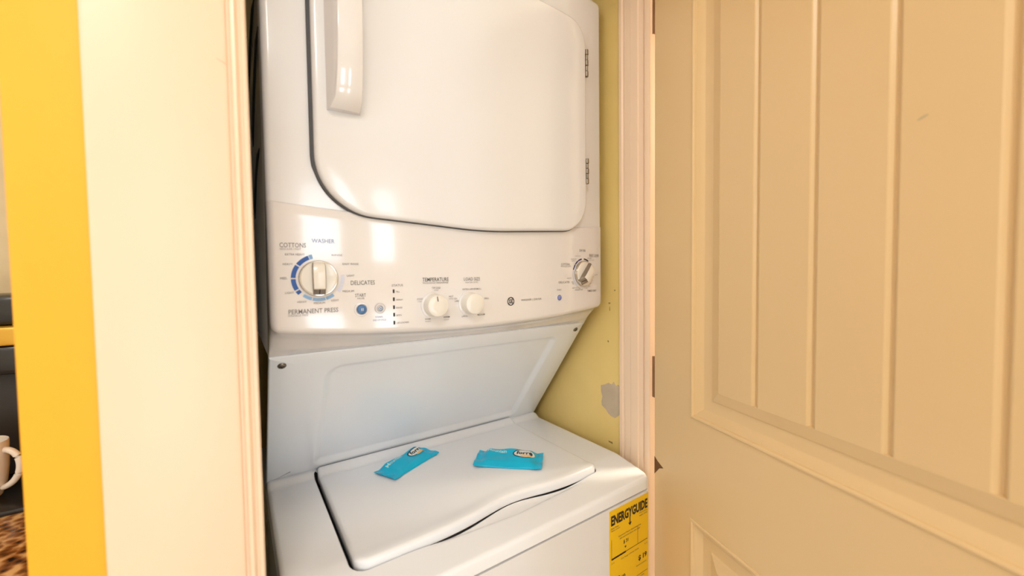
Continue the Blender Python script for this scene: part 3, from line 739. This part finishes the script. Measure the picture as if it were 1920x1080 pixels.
def small_knob(x, z, label, line):
    e = part_empty('selector_knob', x, z, label); xf = tilt_xf(x, z); r = 0.0190
    b = MB(); b.lathe([(r*1.22, 0.0), (r*1.22, 0.0008), (r*1.12, 0.0016), (r*1.06, 0.0016)], (0, 0, 0), 'Y', 40, xf=xf); b.build('knob_collar', PLASTIC, e)
    b = MB(); b.lathe([(r*1.03, 0.0016), (r*1.0, 0.004), (r*0.975, 0.0185), (r*0.94, 0.0205), (r*0.88, 0.0212), (r*0.4, 0.0216), (r*0.05, 0.0216)], (0, 0, 0), 'Y', 40, xf=xf)
    b.build('knob_cap', KNOB, e)
    if line is not None:
        xr = tilt_xf(x, z, line); b = MB()
        b.add([xr((-0.0006, -0.0222, r*0.86)), xr((0.0006, -0.0222, r*0.86)), xr((0.0008, -0.0222, r*0.42)), xr((-0.0008, -0.0222, r*0.42))], [(0, 1, 2, 3)]); b.build('pointer_line', PRINT_D, e, smooth=False, label='dark pointer line')
small_knob(0.2420, 1.2868, 'white temperature knob', R(-8)); small_knob(0.3122, 1.2868, 'white load size knob', None)
def button(x, z, r, m, name, label):
    e = part_empty(name, x, z, label); xf = tilt_xf(x, z)
    b = MB(); b.lathe([(r*1.55, 0.0), (r*1.5, 0.0014), (r*1.15, 0.0018), (r*1.08, 0.0006), (r*1.04, 0.0002)], (0, 0, 0), 'Y', 32, xf=xf); b.build('button_collar', PLASTIC, e)
    b = MB(); b.lathe([(r, 0.0), (r, 0.0024), (r*0.9, 0.0036), (r*0.6, 0.0046), (r*0.1, 0.0050)], (0, 0, 0), 'Y', 32, xf=xf); b.build('button_cap', m, e)
    return e
e = button(0.1228, 1.2869, 0.0072, BUTTON, 'start_button', 'round blue washer start button')
lettering('||', 0.1228, 1.2869, 0.0030, lambda x, z: pm(x, z, 0.0054), FOIL_W, e, height=0.0044)
e = button(0.1505, 1.2870, 0.0044, PLASTIC, 'signal_button', 'small round signal button with a printed ring')
V, F = arc_strip(0.1505, 1.2870, 0.0026, 0.0035, 0, 360, 24); mk('printed_ring', [pm(x, z, 0.0054) for x, z in V], F, BUTTON, e, smooth=False, recalc=False)
V, F = arc_strip(0.1505, 1.2870, 0.0001, 0.0011, 0, 360, 16); mk('printed_dot', [pm(x, z, 0.0056) for x, z in V], F, BUTTON, e, smooth=False, recalc=False)
V, F = arc_strip(0.1505, 1.2870, 0.0078, 0.0083, 0, 360, 30); mk('printed_ring', [pm(x, z, 0.0020) for x, z in V], F, PRINT_L, e, smooth=False, recalc=False)
button(0.5320, 1.2869, 0.0054, BUTTON_L, 'dryer_button', 'round lilac dryer start button')

# energy label stuck on the washer front
YF = -0.1376
LXa, LXb, LZa, LZb = 0.5470, 0.6680, 0.6700, 0.8720
b = MB(); b.box(LXa, LXb, YF-0.0007, YF-0.0001, LZa, LZb)
lab = b.build('energy_label', LABELY, unit, smooth=False, label='yellow energy label on the washer front')
lm = lambda x, z: (x, YF-0.0011, z)
def L(s, x, z, wd, h, bold=0.0, m=BLACK): lettering(s, x, z, wd, lm, m, lab, bold=bold, height=h)
L('ENERGYGUIDE', 0.6075, 0.8515, 0.1130, 0.0205, 0.042)
V = [(0.6065, 0.842), (0.6090, 0.842), (0.6090, 0.830), (0.6130, 0.830), (0.6078, 0.8235), (0.6025, 0.830), (0.6065, 0.830)]
mk('printed_arrow', [lm(*v) for v in V], [tuple(range(7))], BLACK, lab, smooth=False, recalc=False)
L('Clothes Washer', 0.5620, 0.8360, 0.0240, 0.0036, m=PRINT_D); L('Capacity: Compact', 0.5640, 0.8310, 0.0270, 0.0034, m=PRINT_D); L('Model(s)', 0.6500, 0.8375, 0.0240, 0.0036, m=PRINT_D); L('washer series', 0.6500, 0.8325, 0.0250, 0.0034, m=PRINT_D)
L('Estimated Yearly Operating Cost', 0.6080, 0.8130, 0.0700, 0.0038, m=PRINT_D); L('when used with an electric water heater', 0.6080, 0.8075, 0.0640, 0.0034, m=PRINT_D)
L('$ 31', 0.5950, 0.7960, 0.0150, 0.0085, 0.015)
mk('printed_arrow', [lm(*v) for v in ((0.5905, 0.7865), (0.5965, 0.7865), (0.5935, 0.7820))], [(0, 1, 2)], BLACK, lab, smooth=False, recalc=False)
def bar(x0, x1, z, h, m=BLACK): mk('printed_rule', [lm(x0, z), lm(x1, z), lm(x1, z+h), lm(x0, z+h)], [(0, 1, 2, 3)], m, lab, smooth=False, recalc=False)
bar(0.5520, 0.6640, 0.7740, 0.0011); bar(0.5520, 0.5950, 0.7726, 0.0032); bar(0.5520, 0.5528, 0.7740, 0.0400, PRINT_D); bar(0.6320, 0.6328, 0.7740, 0.0400, PRINT_D)
L('Cost Range of Similar Models', 0.6080, 0.7640, 0.0560, 0.0038, m=PRINT_D); L('$ 10', 0.5560, 0.7655, 0.0080, 0.0036, m=PRINT_D); L('$ 71', 0.6590, 0.7655, 0.0080, 0.0036, m=PRINT_D)
L('$ 19', 0.6480, 0.7420, 0.0270, 0.0125, 0.03); L('Estimated yearly', 0.6440, 0.7280, 0.0320, 0.0036, m=PRINT_D)
L('289', 0.5660, 0.7270, 0.0230, 0.0130, 0.04); L('kWh', 0.5870, 0.7270, 0.0120, 0.0064, 0.01)
L('Estimated Yearly Electricity Use', 0.5800, 0.7140, 0.0500, 0.0036, m=PRINT_D); L('Your cost will depend on your utility rates', 0.6080, 0.7020, 0.0900, 0.0040, m=PRINT_D); L('Based on six wash loads a week', 0.6080, 0.6930, 0.0750, 0.0036, m=PRINT_D)
bar(0.5520, 0.6640, 0.7070, 0.0007)

# ------------------------------------------------------------------ two turquoise packets lying on the lid
def packet(cx, cy, z0, rot, label, seed, wid=0.070, lift=0.004, LN=0.146, ht=0.0125, ovb=0.0122):
    rnd = random.Random(seed); ph = [rnd.uniform(0, 6.28) for _ in range(6)]
    c, q = math.cos(rot), math.sin(rot)
    def env(s):  # 0 at crimp, 1 in the body
        a = 1-abs(s)/ (LN/2)
        return sstep((a-0.10)/0.30)
    def wfac(s): return 1.0-0.10*env(s)
    def top(s, t):
        e = env(s); v = t/(wid/2*wfac(s)); body = 0.0
        if v < -0.42: body = 0.58*math.sin(math.pi/2*max(0, (v+1)/0.58))**0.9
        elif v < 0.62: body = 0.58+0.42*(v+0.42)/1.04
        else: body = math.sqrt(max(0, 1-((v-0.62)/0.38)**2))
        body = max(0, body)
        h = ht*e*body
        h += e*body*0.0016*math.sin(s*95+t*60+ph[0])+e*body*0.0012*math.sin(s*60-t*170+ph[1])+(1-e)*0.0012*math.sin(t*190+ph[2])
        return 0.0014+lift*(abs(s)/(LN/2))**3*0.8+h
    def bot(s, t):
        return lift*(abs(s)/(LN/2))**3*0.8+0.0002
    def P(s, t, zz): return (cx+s*c-t*q, cy+s*q+t*c, z0+zz)
    ss = linspace(-LN/2, LN/2, 60); vs = linspace(-1, 1, 34); V = []; F = []
    for f in (top, bot):
        for i, s in enumerate(ss):
            zig = 0.0009*(1 if True else 0)
            for j, v in enumerate(vs):
                t = v*wid/2*wfac(s); s2 = s
                if i in (0, len(ss)-1): s2 = s+(0.0011 if j % 2 else 0.0)*(1 if i else -1)
                V.append(P(s2, t, f(s, t)))
    nj = len(vs); half = len(ss)*nj
    for i in range(len(ss)-1):
        for j in range(nj-1):
            a = i*nj+j; F.append((a, a+1, a+nj+1, a+nj)); a += half; F.append((a, a+nj, a+nj+1, a+1))
    per = [j for j in range(nj)]+[i*nj+nj-1 for i in range(1, len(ss))]+[(len(ss)-1)*nj+j for j in range(nj-2, -1, -1)]+[i*nj for i in range(len(ss)-2, 0, -1)]
    for k in range(len(per)): a, d = per[k], per[(k+1) % len(per)]; F.append((a, d, d+half, a+half))
    me_off = Vector((cx, cy, z0))
    o = mk('foil_packet', [tuple(Vector(v)-me_off) for v in V], F, FOIL, angle=60); o.location = me_off
    o['label'] = label; o['category'] = 'packet'; o['group'] = 'turquoise packets on the washer lid'
    mp = lambda s, t: P(s, t, top(s, t)+0.0006); mp2 = lambda s, t: P(s, t, top(s, t)+0.0010); mp3 = lambda s, t: P(s, t, top(s, t)+0.0014)
    def ell(a, b_, m, off, name, s0=0.034, t0=0.008, n=28):
        V = [off(s0, t0)]; F = []
        for rr in (0.5, 1.0):
            for k in range(n): V.append(off(s0+a*rr*math.cos(2*math.pi*k/n), t0+b_*rr*math.sin(2*math.pi*k/n)))
        for k in range(n): k2 = (k+1) % n; F += [(0, 1+k, 1+k2), (1+k, 1+n+k, 1+n+k2, 1+k2)]
        mk(name, V, F, m, o, recalc=False, label=None)
    ell(0.0245, ovb, FOIL_R, mp, 'oval_badge', 0.0320, 0.0075); ell(0.0230, ovb-0.0015, FOIL_W, mp2, 'oval_badge', 0.0332, 0.0068)
    ell(0.0130, 0.0034, FOIL_O, mp3, 'oval_badge', 0.0380, -0.0022)
    lettering('forre', 0.0335, 0.0084, 0.036, mp3, FOIL_R, o, bold=0.03, height=ovb*0.95)
    lettering('Mountain', -0.028, 0.0135, 0.042, mp, FOIL_T, o, bold=0.025, height=0.0090, rot=0.03)
    lettering('fresh', -0.026, 0.0215, 0.020, mp, FOIL_T, o, height=0.0042)
    return o
LIDZ = 0.9264
packet(0.260, 0.181, LIDZ, R(26), 'turquoise foil packet lying slanted near the rear panel, left of the other', 11, wid=0.062, LN=0.135, ht=0.0135, ovb=0.0095)
packet(0.444, 0.057, LIDZ, R(-42), 'turquoise foil packet lying flat nearer the lid front, right of the other', 23, wid=0.072, lift=0.007, ht=0.0160, ovb=0.0145)

# ------------------------------------------------------------------ kitchen counter glimpsed past the yellow wall
cb = thing('base_cabinet', 'dark wooden kitchen base cabinet under the granite counter', 'cabinet', (-0.9, 0.47, 0))
b = MB(); b.box(-1.6, -0.212, 0.14, 0.858, 0.10, 0.878, 0.003); b.box(-1.6, -0.212, 0.20, 0.858, 0.0, 0.10); b.build('body', CABW, cb)
for k in range(3):
    x0 = -1.6+k*0.4627
    b = MB(); b.box(x0+0.004, x0+0.4587, 0.122, 0.140, 0.115, 0.865, 0.004); d = b.build('door', CABW, cb)
    b = MB(); b.lathe([(0.006, 0.0), (0.006, 0.014), (0.013, 0.018), (0.013, 0.024), (0.006, 0.028)], (x0+0.41, 0.122, 0.78), 'Y', 16); b.build('knob', CHROME, d)
b = MB(); b.box(-1.6, -0.212, 0.095, 0.858, 0.8785, 0.92, 0.006, seg=3)
o = b.build('granite_worktop', GRANITE); o['label'] = 'polished brown granite worktop left of the yellow wall'; o['category'] = 'counter'

cm = thing('coffee_maker', 'black coffee maker with a gold band behind the white mug', 'coffee maker', (-0.47, 0.60, 0.92))
b = MB(); b.box(-0.60, -0.345, 0.425, 0.76, 0.920, 0.930, 0.004); b.build('drip_tray', BLACKP, cm)
b = MB(); b.box(-0.585, -0.360, 0.615, 0.76, 0.930, 1.200, 0.012); b.build('body', GREYP, cm)
b = MB(); b.box(-0.590, -0.355, 0.560, 0.765, 1.150, 1.2085, 0.010); b.box(-0.588, -0.357, 0.575, 0.762, 1.2475, 1.310, 0.012); b.build('brew_head', BLACKP, cm)
b = MB(); b.box(-0.592, -0.353, 0.556, 0.767, 1.2090, 1.2470, 0.006); b.build('gold_band', GOLD, cm, label='gold coloured band')

mug = thing('coffee_mug', 'white ceramic mug with a loop handle on the coffee maker tray', 'mug', (-0.4425, 0.495, 0.9305))
b = MB(); b.lathe([(0.018, 0.0005), (0.024, 0.0), (0.031, 0.008), (0.0375, 0.030), (0.0405, 0.060), (0.0418, 0.108), (0.0410, 0.1095), (0.0395, 0.108), (0.0378, 0.060), (0.034, 0.026), (0.020, 0.010), (0.004, 0.009)], (-0.4425, 0.495, 0.9305), n=40); b.build('cup', CERAM, mug)
hd = Vector((math.cos(R(-14)), math.sin(R(-14)), 0)); pts = []
for a in linspace(-1.62, 1.62, 25):
    pts.append(Vector((-0.4425, 0.495, 0.9305+0.058+0.035*math.sin(a)+0.004*math.cos(a)))+hd*(0.0365+0.0245*math.cos(a)))
b = MB(); b.tube(pts, 0.0054, n=12); b.build('handle', CERAM, mug)
